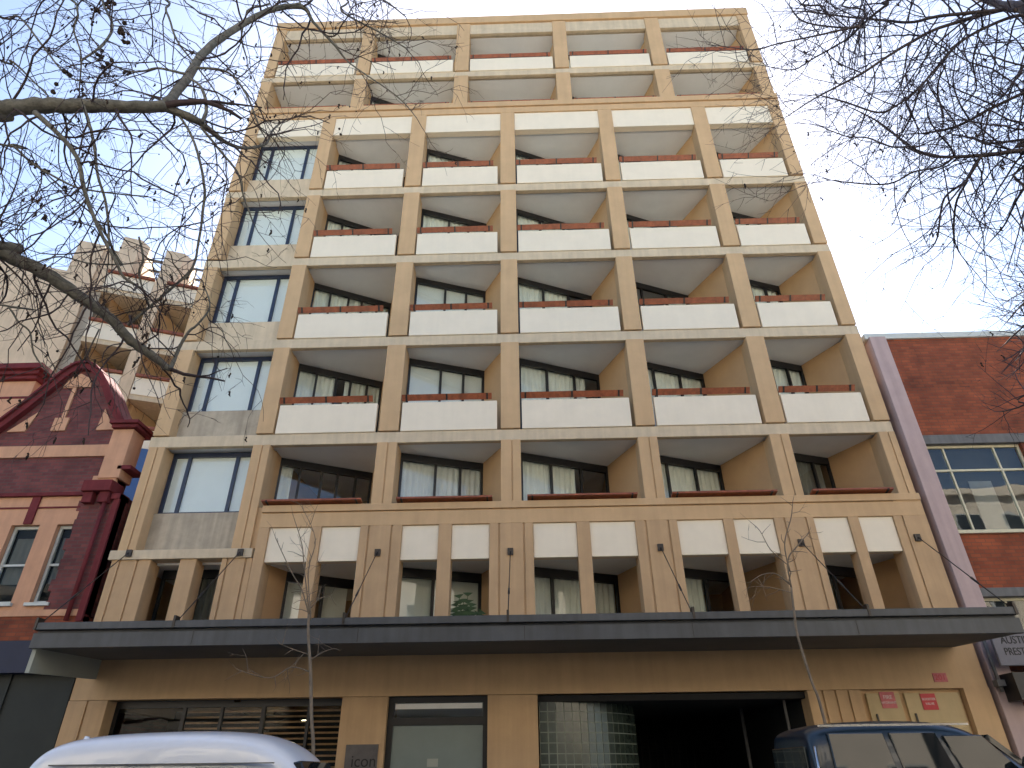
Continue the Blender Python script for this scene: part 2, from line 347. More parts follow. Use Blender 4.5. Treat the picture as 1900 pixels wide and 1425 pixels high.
# narrow left bay: dark blue three-light windows over concrete panels
for r, (s, h) in {2: (7.2, 8.89), 3: (10.08, 11.9), 4: (13.05, 14.94), 5: (16.1, 17.94), 6: (19.1, 20.97)}.items():
    window((-9.24, .42), (-6.98, .42), s, h, (.20, .76), fm='blue', gm='glassr', cover=[(0, 1)], cm='blind', head=.12, jamb=.085, gap=.07)
    part('spandrel_panel', MB().box(-9.26, -6.96, .30, .5, (6.17 if r == 2 else ZB[r-1]+.31), s), 'conc' if r < 4 else 'beam', A)
for r in (2, 3, 4, 5, 6):
    part('floor_slab', MB().box(-9.26, -6.96, .50, 1.2, ZB[r]-.0, ZB[r]+.3), 'ceil', A) if False else None

# balcony fronts
def rail(x0, x1, z, n=3, w=.17, tilt=32):
    ca, sa = math.cos(R(tilt)), math.sin(R(tilt)); y0 = -.03
    v = [(y0, z), (y0-sa*w, z+ca*w), (y0-sa*w+ca*.045, z+ca*w+sa*.045), (y0+ca*.045, z+sa*.045)]
    m = MB().add([(x0, y, q) for y, q in v]+[(x1, y, q) for y, q in v], [(0,1,2,3)[::-1], (4,5,6,7), (0,1,5,4)[::-1], (1,2,6,5)[::-1], (2,3,7,6)[::-1], (3,0,4,7)[::-1]])
    h = fixn(part('handrail', m, 'rail', A))
    for j in range(n):
        b = MB(); x = x0+.12+(x1-x0-.24)*j/(n-1)
        b.add([(q, y-.012*ca, zz-.012*sa) for q in (x-.022, x+.022) for y, zz in v], [(0,1,2,3), (4,5,6,7), (0,1,5,4), (1,2,6,5), (2,3,7,6), (3,0,4,7)])
        fixn(part('bracket', b, 'black', h))
for r in (3, 4, 5, 6):
    zt = ZB[r-1]+.31
    for i in range(1, 6):
        x0 = C[i][1]+.05; x1 = C[i+1][0]-.10
        part('balcony_panel', MB().box(x0, x1, -.03, .10, zt+.005, zt+.85), 'white', A, .01)
        rail(x0-.02, x1-.14, zt+.89)
for i in range(1, 6):
    x0 = T[i-1][1]+.05; x1 = T[i][0]-.08; zt = ZB[7]+.30
    part('balcony_panel', MB().box(x0, x1, -.03, .10, zt+.005, zt+.74), 'white', A, .01); rail(x0, x1-.08, zt+.78, 3, .14)
    rail(x0, x1-.05, 22.38, 3, .12)
for i in range(1, 6):
    x0 = C[i][1]+.06; x1 = C[i+1][0]-.2; part('parapet', MB().box(C[i][1], C[i+1][0], .02, .14, 6.2, 7.2), 'tan', A)
    rail(x0+.08, x1, 7.225, 2, .22, 80)

# first floor: piers, cream panels, openings
Y0 = -.09
OP = [(-6.13, -5.12), (-4.88, -3.95), (-2.96, -2.09), (-1.78, -.89), (.14, 1.16), (1.47, 2.54), (3.52, 4.60), (4.84, 5.78), (6.70, 7.50), (7.74, 8.55)]
GR = [(-3.74, -3.20), (-.66, -.08), (2.78, 3.31), (6.02, 6.52)]
part('lintel_band', MB().box(-6.38, 9.31, Y0, .2, 6.66, 7.0).box(-6.36, 8.65, Y0+.03, .2, 7.0, 7.03).box(8.65, 9.31, Y0, .2, 7.0, 7.03).box(-6.38, 9.31, Y0-.03, .2, 7.03, 7.2), 'tan', A, .006)
for k in range(5):
    a, b = OP[2*k][1], OP[2*k+1][0]
    part('pier', MB().box(a, b, Y0, .30, 3.9, 6.66), 'tanp', A, .006)
def wide_pier(x0, x1, gs, y=Y0, z0=3.9, z1=6.66):
    m = MB().box(x0, x1, y+.035, .40, z0, z1); e = [x0]
    for g in gs: m.box(e[-1], g-.02, y, y+.035, z0, z1); e.append(g+.02)
    m.box(e[-1], x1, y, y+.035, z0, z1); part('pier', m, 'tanp', A, .005)
wide_pier(-6.38, -6.13, [])
for k in range(4): wide_pier(OP[2*k+1][1], OP[2*k+2][0], GR[k])
wide_pier(8.55, 9.31, [8.75])
for a, b in OP: part('cream_infill_panel', MB().box(a+.004, b-.004, Y0+.05, .16, 5.84, 6.655), 'white', A, .005)
# left bay at first floor
part('floor_beam', MB().box(-9.8, -6.43, -.10, .3, 5.95, 6.17), 'beam', A, .008)
wide_pier(-9.72, -8.80, [-9.52, -9.10], -.05, 3.9, 5.95); part('pier', MB().box(-8.10, -7.72, -.05, .4, 3.9, 5.95), 'tanp', A, .006)
wide_pier(-7.12, -6.40, [-6.98, -6.55], -.05, 3.9, 5.95)
# first floor glazing
c1 = {1: ([(.02,.42),(.5,.86)], 'blind', 'glassr'), 2: ([(0,1)], 'blind', 'glass'), 3: ([(0,1)], 'curtain', 'glass'), 4: ([(0,.5)], 'curtain', 'glass'), 5: ([(0,.5)], 'curtain', 'glass')}
for i in range(1, 6):
    P, Q = left[i], back[i]
    if i == 1: P = (-5.98, 1.0)
    cv, cm, gm = c1[i]
    window((P[0]+.05, P[1]), Q, 3.25, 5.9, (.46, .62, ) if i == 2 else ((.30, .72) if i == 3 else (.5,)), gm=gm, cover=cv, cm=cm, head=.22, jamb=.07)
part('side_wall', MB().prism([(-6.34, .3), (-6.2, .3), (-5.93, 1.0), (-6.34, 4.2)], 2.95, 5.9), 'wall', A)
window((-8.85, .7), (-7.1, .7), 3.25, 5.9, (.5,), gm='glass', cover=[(.5, 1)], cm='greyc', head=.2)
# ground floor wall
part('street_wall', MB().box(-9.72, 9.38, -.02, .4, 3.0, 3.9), 'tan', A)
G = [(-9.72, -8.88, [-9.3]), (-3.93, -2.98, []), (-.90, .13, [])]
for x0, x1, g in G: wide_pier(x0, x1, g, -.045, 0, 2.99)
# fluted wall and cabinet recess
wide_pier(5.68, 6.75, [5.98, 6.24, 6.50], -.045, 0, 2.99)
part('street_wall', MB().box(8.86, 9.38, -.045, .4, 0, 3.0).box(6.75, 8.86, .12, .4, 0, 3.0), 'tan', A)
for x0, x1 in ((6.9, 7.58), (7.68, 8.80)):
    d_ = part('cabinet_door', MB().box(x0, x1, .06, .115, .1, 2.93), 'door', A, .006)
    part('handle', MB().box(x0+.10, x0+.13, .03, .06, 2.3, 2.55), 'black', d_)
# lobby window with timber slats
part('shop_window', MB().box(-8.88, -3.93, .3, .38, 2.86, 3.0).box(-8.88, -8.8, .3, .38, 0, 2.86).box(-7.42, -7.34, .3, .38, 0, 2.86).box(-6.60, -6.54, .3, .38, 0, 2.86).box(-5.72, -5.64, .3, .38, 0, 2.86).box(-4.74, -4.68, .3, .38, 0, 2.86).box(-4.0, -3.93, .3, .38, 0, 2.86), 'black', A)
sw = bpy.data.objects['shop_window']
part('pane', MB().box(-8.85, -3.95, .335, .345, .05, 2.9), 'glassd', sw)
sl = MB()
z = 2.80
while z > .4: sl.box(-7.36, -5.75, .42, .46, z-.035, z); sl.box(-5.64, -3.95, .42, .46, z-.035, z); z -= .105
part('timber_louvre', sl, 'louv', A, label='horizontal timber slats behind the glass')
part('back_wall', MB().box(-8.9, -3.9, 3.0, 3.1, 0, 3.0), 'dark', A)
part('downlight', MB().prism([(-5.25+.12*math.cos(t*.6283), 2.0+.12*math.sin(t*.6283)) for t in range(10)], 2.68, 2.70), 'lit', A)
# glazed entrance door
dr = part('entrance_door', MB().box(-2.98, -.90, .10, .2, 2.88, 3.0).box(-2.98, -2.86, .10, .2, 0, 2.88).box(-1.0, -.90, .10, .2, 0, 2.88).box(-2.86, -1.0, .10, .2, 2.46, 2.60), 'black', A)
part('pane', MB().box(-2.86, -1.0, .14, .15, .05, 2.46), 'frost', dr, label='frosted door glass')
part('pane', MB().box(-2.86, -1.0, .14, .15, 2.60, 2.88), 'glassr', dr, label='clear transom glass')
part('sign_strip', MB().box(-2.84, -1.02, .125, .139, 2.76, 2.86), 'strip', dr)
mk = MB().box(-2.12, -1.90, .128, .139, 1.72, 1.86).box(-2.2, -1.82, .128, .139, 1.60, 1.63).box(-2.2, -2.17, .128, .139, 1.3, 1.60).box(-1.85, -1.82, .128, .139, 1.3, 1.60)
part('door_decal', mk, 'endp', dr)
part('back_wall', MB().box(-3.0, -.8, 1.2, 1.25, 0, 3.0), 'frost', A)
# curved glass block wall beside the driveway
mb = MB(); mo = MB(); N = 16
def curve(s): t = s*R(68); return (.16+2.35*math.sin(t), .12+2.35*(1-math.cos(t)))
for i in range(N):
    a = curve(i/N); b = curve((i+1)/N); mo.obox(a, b, .02, .10, 0, 2.90)
    A2 = Vector(a); B2 = Vector(b); dd = (B2-A2).normalized()
    for j in range(15):
        mb.obox(A2+dd*.012, B2-dd*.012, .008, .05, .03+j*.19, .03+j*.19+.172)
gbw = part('glass_block_wall', mo, 'mort', A); part('blocks', mb, 'block', gbw)
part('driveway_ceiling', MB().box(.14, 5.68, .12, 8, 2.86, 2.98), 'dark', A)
part('driveway_lining', MB().box(5.685, 5.75, .2, 8, 0, 2.86).box(.14, 5.7, 8, 8.1, 0, 2.98), 'dark', A)  # shade of the deep driveway is put into the near-black colour
g2 = MB()
for i in range(14): g2.box(2.6+i*.22, 2.62+i*.22, 7.4, 7.42, 0, 2.8)
for i in range(26): g2.box(2.5, 5.68, 7.41, 7.43, .1*i+.1, .1*i+.12)
part('garage_grille', g2, 'steel', A)
part('driveway_conduit', MB().tube([(5.35, .5, 0), (5.35, .5, 2.86)], .03), 'greyp', A)
part('driveway_conduit', MB().tube([(5.0, 2.5, 0), (5.0, 2.5, 2.86)], .04), 'greyp', A)

# street awning hung on rods
can = part('awning', MB().slab([(0,0)], 0, 0) if False else MB().box(-9.35, 8.98, -2.30, -2.17, 4.0, 4.13).box(-9.33, 8.96, -2.18, -2.14, 3.95, 4.0).box(-9.35, 8.98, -2.25, -2.14, 3.68, 3.95).box(-9.35, 8.98, -2.14, -.06, 3.86, 3.97), 'slate', A, .006, label='dark slate metal street awning')
for xj in [-6.3, -3.2, -.1, 3.0, 6.0]:
    part('fascia_joint', MB().box(xj, xj+.012, -2.256, -2.25, 3.70, 3.94), 'black', can)
so_ = MB().add([(-9.33,-2.14,3.69),(8.96,-2.14,3.69),(8.96,-.055,3.78),(-9.33,-.055,3.78),(-9.33,-2.14,3.85),(8.96,-2.14,3.85),(8.96,-.055,3.85),(-9.33,-.055,3.85)], [(0,3,2,1),(4,5,6,7),(0,1,5,4),(1,2,6,5),(2,3,7,6),(3,0,4,7)])
part('soffit', so_, 'soff', can)
pl = MB().add([(-9.34,-2.14,3.72),(-9.34,-.06,3.80),(-9.34,-.06,3.40),(-9.34,-2.14,3.27),(-9.26,-2.14,3.72),(-9.26,-.06,3.80),(-9.26,-.06,3.40),(-9.26,-2.14,3.27)], [(0,1,2,3),(7,6,5,4),(0,4,5,1),(1,5,6,2),(2,6,7,3),(3,7,4,0)])
fixn(part('end_board', pl, 'endp', can))
for x, z in ((-9.32, 6.09), (-6.69, 6.06), (-3.48, 6.0), (-.40, 5.97), (3.05, 6.0), (6.27, 6.05), (8.93, 6.12)):
    yw = -.10 if x < -6 else Y0
    Pt = Vector((x, yw-.05, z)); Q = Vector((x, -2.2, 4.13)); m1 = Pt.lerp(Q, .62); m2 = Pt.lerp(Q, .70)
    part('tie_rod', MB().tube([Pt, Q], .011, 6).tube([m1, m2], .022, 6).box(x-.065, x+.065, yw-.05, yw+.005, z-.08, z+.08).box(x-.022, x+.022, -2.315, -2.14, 4.0, 4.22), 'steel', can)

# ------------------------------------------------------------------ Victorian gabled building on the left
V = thing('gabled_brick_building', (-12, 0, 0), 'low maroon brick building with a salmon banded curved gable, left of the apartment block', 'building')
part('wall', MB().box(-17, -10.93, 0, .12, 4.2, 5.02).box(-17, -12.50, 0, .12, 5.02, 6.87).box(-11.80, -11.37, 0, .12, 5.02, 6.87).box(-17, -10.93, 0, .12, 6.87, 7.62), 'salmon', V, label='salmon rendered window storey')
part('brick_pier', MB().box(-10.93, -9.98, -.03, .3, 4.75, 7.62), 'brickl', V)
part('room_shade_backing', MB().box(-13, -10.9, .27, .295, 4.9, 7.0), 'dark', V)  # dark sheet behind the panes stands in for the room's shade
q = MB()
for j in range(6): q.box(-11.02 if j % 2 else -10.97, -10.92, -.022, .1, 4.8+j*.48, 4.8+j*.48+.26)
part('brick_quoin', q, 'brickl', V)
part('brick_base', MB().box(-17, -9.98, -.03, .3, 3.9, 4.72), 'brickr', V)
part('side_wall', MB().box(-17, -9.99, .3, 7, 0, 7.6).box(-17, -16, .12, .3, 0, 7.6).box(-9.97, -9.76, .5, 7, 0, 9.0), 'brickl', V)
part('back_wall', MB().box(-13, -10.9, .8, .85, 4.9, 7.0), 'dark', V) if False else None
gab = [(-14.45, 7.66), (-10.25, 7.66), (-10.25, 9.45), (-10.6, 9.45), (-11.45, 10.75), (-11.75, 11.1), (-12.0, 11.25), (-12.2, 11.28), (-12.4, 11.2), (-12.65, 10.95), (-12.95, 10.5), (-14.45, 8.72)]
part('gable', MB().slab([(x, z) for x, z in gab], .02, .4), 'brickl', V)
cop = [(-14.6, 8.62), (-13.78, 9.55), (-13.3, 10.13), (-12.95, 10.6), (-12.7, 10.95), (-12.5, 11.2), (-12.3, 11.35), (-12.05, 11.37), (-11.85, 11.27), (-11.6, 11.02), (-11.35, 10.7), (-10.95, 10.05), (-10.52, 9.5)]
def coping(off, th, y0, y1):
    n = len(cop); v = []
    for i, (x, z) in enumerate(cop):
        a = cop[max(i-1, 0)]; b = cop[min(i+1, n-1)]; dx, dz = b[0]-a[0], b[1]-a[1]; L = math.hypot(dx, dz); nx, nz = -dz/L, dx/L
        for yy in (y0, y1):
            v += [(x+nx*(off-th/2), yy, z+nz*(off-th/2)), (x+nx*(off+th/2), yy, z+nz*(off+th/2))]
    f = []
    for i in range(n-1):
        o = i*4; f += [(o, o+4, o+5, o+1), (o+2, o+3, o+7, o+6), (o+1, o+5, o+7, o+3), (o, o+2, o+6, o+4)]
    return MB().add(v, f)
cp_ = coping(0, .17, -.14, .5); c2_ = coping(.10, .06, -.22, .55); cp_.add(c2_.v, c2_.f)
fixn(part('gable_coping', cp_, 'maroon', V))
part('string_course', MB().box(-14.45, -10.5, -.035, .05, 8.66, 8.98).box(-14.45, -10.95, -.03, .05, 7.62, 7.66), 'salmon', V)
part('keystone_ornament', MB().slab([(-12.46,9.42),(-12.08,9.42),(-12.08,9.80),(-12.20,9.80),(-12.20,10.72),(-12.30,10.72),(-12.30,9.80),(-12.46,9.80)], -.03, .05), 'salmon', V)
for tri in ([(-13.62,9.42),(-13.15,9.42),(-12.98,10.0)], [(-11.25,9.42),(-10.78,9.42),(-11.20,10.05)], [(-12.62,10.74),(-11.82,10.74),(-11.88,11.0),(-12.22,11.18),(-12.5,11.03)]): part('gable_inset', MB().slab(tri, -.02, .05), 'salmon', V)
part('cornice', MB().box(-17, -10.93, -.10, .1, 7.58, 7.66).box(-17, -10.93, -.03, .1, 7.28, 7.315), 'maroon', V)
part('corbel', MB().box(-10.90, -10.18, -.28, .25, 7.62, 7.90).box(-10.86, -10.62, -.2, .2, 7.35, 7.62).box(-10.46, -10.22, -.2, .2, 7.35, 7.62).box(-10.20, -9.98, -.12, .3, 7.45, 7.6), 'maroon', V, .01)
part('corner_pier', MB().box(-10.72, -10.18, -.10, .45, 8.02, 9.38).box(-10.86, -10.25, -.06, .42, 7.90, 8.10), 'salmon', V, .01)
part('pier_cap', MB().box(-10.72, -10.05, -.22, .6, 9.38, 9.47).box(-10.76, -10.0, -.30, .65, 9.47, 9.56), 'maroon', V, .01)
part('pier_moulding', MB().box(-10.30, -9.95, -.1, .5, 8.25, 8.36), 'maroon', V, .01)
part('pilaster_strip', MB().box(-12.20, -12.0, -.05, .05, 6.88, 7.58), 'maroon', V)
part('downpipe', MB().tube([(-10.30, -.12, 4.6), (-10.30, -.12, 7.5)], .05, 8), 'maroon', V)
part('edge_moulding', MB().box(-10.12, -9.98, -.09, .2, 4.6, 7.6), 'maroon', V)
for x0, x1 in ((-12.50, -11.80), (-11.37, -10.93)):
    f = part('window', MB().box(x0, x0+.06, .13, .2, 5.02, 6.87).box(x1-.06, x1, .13, .2, 5.02, 6.87).box(x0+.06, x1-.06, .13, .2, 6.80, 6.87).box(x0+.06, x1-.06, .13, .2, 5.02, 5.09).box(x0+.06, x1-.06, .13, .2, 5.90, 5.95), 'whitef', V)
    part('pane', MB().box(x0+.03, x1-.03, .16, .166, 5.05, 6.85), 'glassd', f)
    part('sill', MB().box(x0-.06, x1+.06, -.08, .2, 4.95, 5.02), 'whitef', f)
    part('curtain', folds((x0+.1, .2), (x1, .2), 5.5, 6.6, .04, .01), 'greyc', f)
part('sill_band', MB().box(-17, -10.0, -.06, .12, 4.72, 4.86), 'salmon', V)
part('shop_fascia', MB().box(-17, -9.76, -.30, .2, 3.52, 4.16), 'navy', V)
part('shopfront', MB().box(-17, -9.74, -.04, .3, 0, 3.52).box(-13.0, -12.9, -.08, .1, 0, 3.52).box(-11.2, -11.1, -.08, .1, 0, 3.52), 'greend', V)
CH = part('chimney', MB().box(-17.5, -14.52, 1.2, 2.3, 7.6, 11.75), 'salmon', V, .01)
part('cap', MB().box(-17.6, -14.42, 1.05, 2.4, 11.75, 11.86).box(-17.7, -14.34, .95, 2.5, 11.86, 11.98).box(-17.8, -14.22, .82, 2.6, 11.98, 12.16).box(-17.52, -14.50, 1.18, 2.32, 11.15, 11.22), 'maroon', CH, .01)

# ------------------------------------------------------------------ brick building on the right
B = thing('brick_building', (12, 0, 0), 'red brick building with pink corner pillar and cream steel windows, right of the apartments', 'building')
part('wall', MB().box(9.9, 22, 0, .3, 8.72, 11.68).box(12.30, 22, 0, .3, 6.2, 8.72).box(9.9, 22, 0, .3, 4.98, 6.22), 'brickr', B)
part('wall_body', MB().box(9.4, 22, .3, 12, 0, 11.5), 'brickr', B)
part('coping', MB().box(9.38, 22, -.06, .5, 11.68, 11.86), 'whitef', B, .01)
part('corner_pillar', MB().box(9.46, 9.90, -.12, .4, 0, 11.72), 'pink', B, .01)
part('lintel', MB().box(9.9, 22, -.05, .25, 8.50, 8.74).box(9.9, 22, -.06, .25, 4.80, 4.99), 'greyp', B, .006)
part('room_shade_backing', MB().box(9.9, 14.2, .27, .295, 3.9, 8.6), 'dark', B)  # near-black sheet added for the unlit rooms behind these windows
def steel_window(x0, x1, z0, z1, xs, zs):
    m = MB().box(x0, x0+.06, .10, .17, z0, z1).box(x1-.06, x1, .10, .17, z0, z1).box(x0+.06, x1-.06, .10, .17, z1-.06, z1).box(x0+.06, x1-.06, .10, .17, z0, z0+.06)
    for x in xs: m.box(x-.02, x+.02, .105, .165, z0+.06, z1-.06)
    for z in zs: m.box(x0+.06, x1-.06, .10, .17, z-.025, z+.025)
    f = part('window', m, 'creamf', B)
    part('pane', MB().box(x0+.03, x1-.03, .13, .136, z0+.03, z1-.03), 'glass', f)
    part('sill', MB().box(x0-.0, x1+.05, -.07, .3, z0-.07, z0), 'creamf', f)
    part('curtain', MB().box(x0+.9, x0+1.45, .23, .25, z0+.1, z1-.9), 'greyc', f)
steel_window(9.91, 12.30, 6.29, 8.50, (10.42, 11.66), (7.84,))
steel_window(9.91, 14.0, 3.9, 4.80, (10.5, 11.6, 12.7), ())
part('shop_window', MB().box(9.9, 22, .05, .3, 3.0, 3.9).box(10.1, 22, .15, .3, 0, 3.0), 'glassd', B)
part('shop_awning', MB().box(9.62, 22, -.55, .0, 2.72, 3.22), 'black', B)
part('downpipe', MB().tube([(9.52, -.2, 2.9), (9.52, -.2, 3.9)], .035, 8).box(9.44, 9.6, -.28, -.12, 3.0, 3.12), 'greyp', B)
sg = thing('shop_sign', (10.3, -.35, 3.3), 'lilac grey shop sign board with black lettering under the right end of the street awning', 'sign')
part('board', MB().box(9.55, 11.6, -.42, -.34, 3.36, 4.02), 'signg', sg, .008)
text('lettering', 'AUSTIN', .21, (10.02, -.425, 3.84), 'blackt', sg, sx=.85)
text('lettering', 'PRESTON', .20, (10.05, -.425, 3.62), 'blackt', sg, sx=.8)

# ------------------------------------------------------------------ stepped block behind on the left
K = 1.2; ca, sa = math.cos(R(22)), math.sin(R(22))
def bgf(p): u, d, z = p; return (-16.8+K*u*ca-K*d*sa, 12.57+K*u*sa+K*d*ca, 1.6+K*(z-1.6))
H = thing('rear_apartment_building', (-18, 11, 0), 'beige stepped apartment block with white balcony panels standing behind the gabled building', 'building')
def hp(n, mb, m): return part(n, mb, m, H, flip=bgf)
hp('wall', MB().box(-9, -5.85, 0, 6, -1, 20.2).box(-5.85, -4.85, 0, 6, -1, 21.95).box(-4.85, -4.36, .15, 6, 19.6, 21.9).box(-4.85, -4.36, .6, 6, -1, 19.6), 'bgtan')
hp('side_wall', MB().box(-4.85, -4.40, .25, .6, -1, 19.6), 'bgside')  # shade of the recess is painted into this wall's colour
hp('core', MB().box(-4.35, 4, 2.6, 6, -1, 21.6), 'bgtan')
hp('turret', MB().prism([(-4.33,.1),(-3.6,.1),(-3.3,.5),(-3.3,3),(-4.33,3)], 20.6, 22.75).prism([(-2.5,.1),(-1.75,.1),(-1.35,.5),(-1.35,3),(-2.5,3)], 20.6, 22.5), 'bgtan')
hp('pergola', MB().box(-3.5, 0, .6, .66, 22.1, 22.2).box(-3.5, 0, 1.4, 1.46, 22.1, 22.2).box(-1.2, -1.14, .6, .66, 20.6, 22.1), 'greyp')
for x0, x1 in ((-2.5, -2.05), (-.62, -.2), (1.62, 2.0)): hp('column', MB().box(x0, x1, -.05, .5, -1, 20.6), 'bgtan')
zz = [20.48, 17.9, 15.62, 13.35]
for i, z in enumerate(zz):
    for x0, x1 in ((-4.36, -2.52), (-2.02, -.64), (-.17, 1.6)):
        hp('balcony_panel', MB().box(x0, x1, -.04, .08, z-.78, z), 'white')
        hp('handrail', MB().box(x0, x1, -.15, .0, z+.02, z+.13), 'rail')
    hp('floor_slab', MB().box(-4.38, 2, 0, 2.7, z-1.0, z-.78), 'beam')
    hp('dividing_wall', MB().prism([(-4.0,.4),(-3.3,1.9),(-3.3,2.6),(-4.38,2.6)], z-.78, z+1.7 if i else z+1).prism([(-2.02,.5),(-1.9,.5),(-1.2,1.9),(-1.2,2.6),(-2.02,2.6)], z-.78, z+1.4 if i else z+1), 'wall')
    f = hp('window', MB().box(-3.3, -2.3, 1.95, 2.05, z-.7, z+1.3), 'black'); part('pane', MB().box(-3.2, -2.5, 1.9, 1.94, z-.6, z+1.1), 'glassd', f, flip=bgf)
hp('painted_screen', MB().box(-2.0, 1.0, -.06, .1, 9.5, 12.55), 'blueq')

# ------------------------------------------------------------------ street row across the road (behind the camera): lights and mirrors in the facade
def block(name, x0, x1, h, m, label, st, wn, y0=-19.4):
    o = thing(name, ((x0+x1)/2, y0, 0), label, 'building')
    part('wall', MB().box(x0, x1, y0-10, y0, 0, h), m, o)
    part('cornice', MB().box(x0, x1, y0, y0+.35, h-.6, h-.25).box(x0, x1, y0, y0+.15, 4.0, 4.3), m, o)
    n = 0
    for k in range(st):
        z = 4.9+k*3.3
        if z+1.9 > h-.7: break
        for j in range(wn):
            x = x0+(x1-x0)*(j+.5)/wn
            f = part('window', MB().box(x-.65, x+.65, y0, y0+.06, z, z+1.9), 'whitef', o); part('pane', MB().box(x-.58, x+.58, y0+.06, y0+.07, z+.07, z+1.83), 'carglass', f)
    part('shopfront', MB().box(x0+.5, x1-.5, y0, y0+.08, .3, 3.4), 'carglass', o); return o
block('street_building', -13, 3, 14.2, 'opp', 'cream rendered walk-up building across the street, behind the viewer', 3, 6)
block('street_building', 3.05, 16, 12.6, 'opp2', 'pale stone building across the street with five windows per floor', 2, 5)
block('street_building', -30, -13.05, 10.5, 'opp2', 'low pale building across the street with seven windows per floor', 1, 7)
block('street_building', 16.05, 32, 15.0, 'opp', 'tall cream building across the street at the right end of the row', 3, 7)

# ------------------------------------------------------------------ signs
def sign(x, z, m, txts, label, w=.30, h=.30, y=.055, tm='whitet'):
    s = thing('wall_sign', (x, y, z), label, 'sign'); part('plate', MB().box(x-w/2, x+w/2, y-.012, y, z-h/2, z+h/2), m, s)
    for i, (t, sz, dz) in enumerate(txts): text('lettering', t, sz, (x, y-.013, z+dz), tm, s, depth=.002)
    return s
sign(7.32, 2.80, 'palered', [('FIRE', .10, .05), ('HYDRANT', .065, -.05)], 'faded pink and white square sign on the left cabinet door')
sign(8.14, 2.76, 'redsign', [('BOOSTER', .062, .045), ('VALVE', .062, -.04)], 'bright red square sign on the right cabinet door')
sign(8.47, 3.20, 'palered', [('201', .15, 0)], 'small dull red number plate above the cabinet doors', .28, .17, -.022, 'redsign')
pq = thing('name_plaque', (-3.43, -.05, 1.7), 'grey metal name plaque reading icon between the slatted window and the door', 'plaque')
part('plate', MB().box(-3.74, -3.09, -.075, -.045, 1.40, 2.12), 'plaque', pq, .004)
text('lettering', 'icon', .30, (-3.36, -.076, 1.82), 'blackt', pq, depth=.004)

# ------------------------------------------------------------------ potted palm on the first floor
pp = thing('potted_palm', (-1.45, .5, 3.2), 'green potted palm standing in the second opening left of the middle pier above the awning', 'plant')
part('pot', MB().tube([(-1.45,.55,3.2),(-1.45,.55,3.7)], [.16, .22], 12), 'pot', pp)
lf = MB()
for i in range(16):
    a = i*2.399; el = random.uniform(.5, 1.35) if i else 1.5; L = random.uniform(.8, 1.25); pts = []
    for s in range(9):
        t = s/8; rr = L*t*math.cos(el)*(.5); zz_ = 3.75+L*1.45*t*math.sin(el)*(1-.35*t*t*(1.6-el)); pts.append(Vector((-1.45+rr*math.cos(a)*.9, .5+rr*math.sin(a)*.4, zz_)))
    lf.tube(pts, .007, 3)
    for s in range(2, 9):
        d = (pts[s]-pts[s-1]).normalized(); sd_ = d.cross(Vector((0, 1, .2))).normalized()
        for sg_ in (-1, 1):
            p = pts[s]; e = p+sd_*sg_*(.24*(1-abs(s/8-.5)))+d*.10-Vector((0,0,.05)); lf.add([p-d*.035, e, p+d*.06], [(0,1,2)])
part('leaves', lf, 'leaf', pp)

# ------------------------------------------------------------------ vehicles parked at the kerb
def wheels(o, xs, yn, yf, r=.34):
    for x in xs:
        for y, s in ((yn, 1), (yf, -1)):
            w_ = part('wheel', MB().disc((x, r-.12), r, y, y+s*.22), 'tyre', o, .02); part('rim', MB().disc((x, r-.12), r*.6, y-s*.005, y+s*.1), 'rim', w_)
def loft(secs, m, name, parent, sub=2):              # secs: list of x with closed section rings (y, z)
    v = []; n = len(secs[0][1])
    for x, ring in secs: v += [(x, y, z) for y, z in ring]
    f = [(i*n+j, i*n+(j+1)%n, (i+1)*n+(j+1)%n, (i+1)*n+j) for i in range(len(secs)-1) for j in range(n)]
    f += [tuple(range(n)), tuple(range((len(secs)-1)*n, len(secs)*n))]
    o = fixn(part(name, MB().add(v, f, True), m, parent)); md = o.modifiers.new('s', 'SUBSURF'); md.levels = md.render_levels = sub; return o
YC = -4.38; VZ = .07
van = thing('parked_van', (-4.7, YC, -.12), 'white van with a long rounded roof parked in front of the slatted lobby window', 'van')
def vring(hw, zb, zt, rnd=.28, shoulder=None):
    return [(YC-hw, zb), (YC-hw*1.0, zb+(zt-zb)*.5), (YC-hw*.97, zt-rnd*.9), (YC-hw*.86, zt-rnd*.28), (YC-hw*.45, zt-.02), (YC, zt), (YC+hw*.45, zt-.02), (YC+hw*.86, zt-rnd*.28), (YC+hw*.97, zt-rnd*.9), (YC+hw, zb+(zt-zb)*.5), (YC+hw, zb), (YC, zb)]
loft([(-6.74, vring(.76, .25, 1.45)), (-6.70, vring(.84, .2, 1.82)), (-6.52, vring(.87, .18, 2.02)), (-6.2, vring(.88, .15, 2.11)), (-5.6, vring(.88, .15, 2.155)), (-4.6, vring(.88, .15, 2.17)), (-3.9, vring(.88, .15, 2.14)), (-3.5, vring(.86, .15, 2.05)), (-3.15, vring(.84, .15, 1.86)), (-2.92, vring(.84, .15, 1.58)), (-2.7, vring(.84, .15, 1.15)), (-2.6, vring(.82, .2, .95)), (-2.55, vring(.74, .3, .8))], 'vanw', 'body', van)
part('gutter', MB().box(-6.3, -3.35, YC-.893, YC-.85, 1.735, 1.75), 'greyp', van)
for x0, x1 in ((-6.3, -5.5), (-5.4, -4.45)): part('side_window', MB().box(x0, x1, YC-.892, YC-.86, 1.15, 1.66), 'carglass', van, .01)
part('side_window', MB().slab([(-4.35, 1.15), (-2.95, 1.15), (-3.3, 1.68), (-4.35, 1.70)], YC-.895, YC-.84), 'carglass', van)
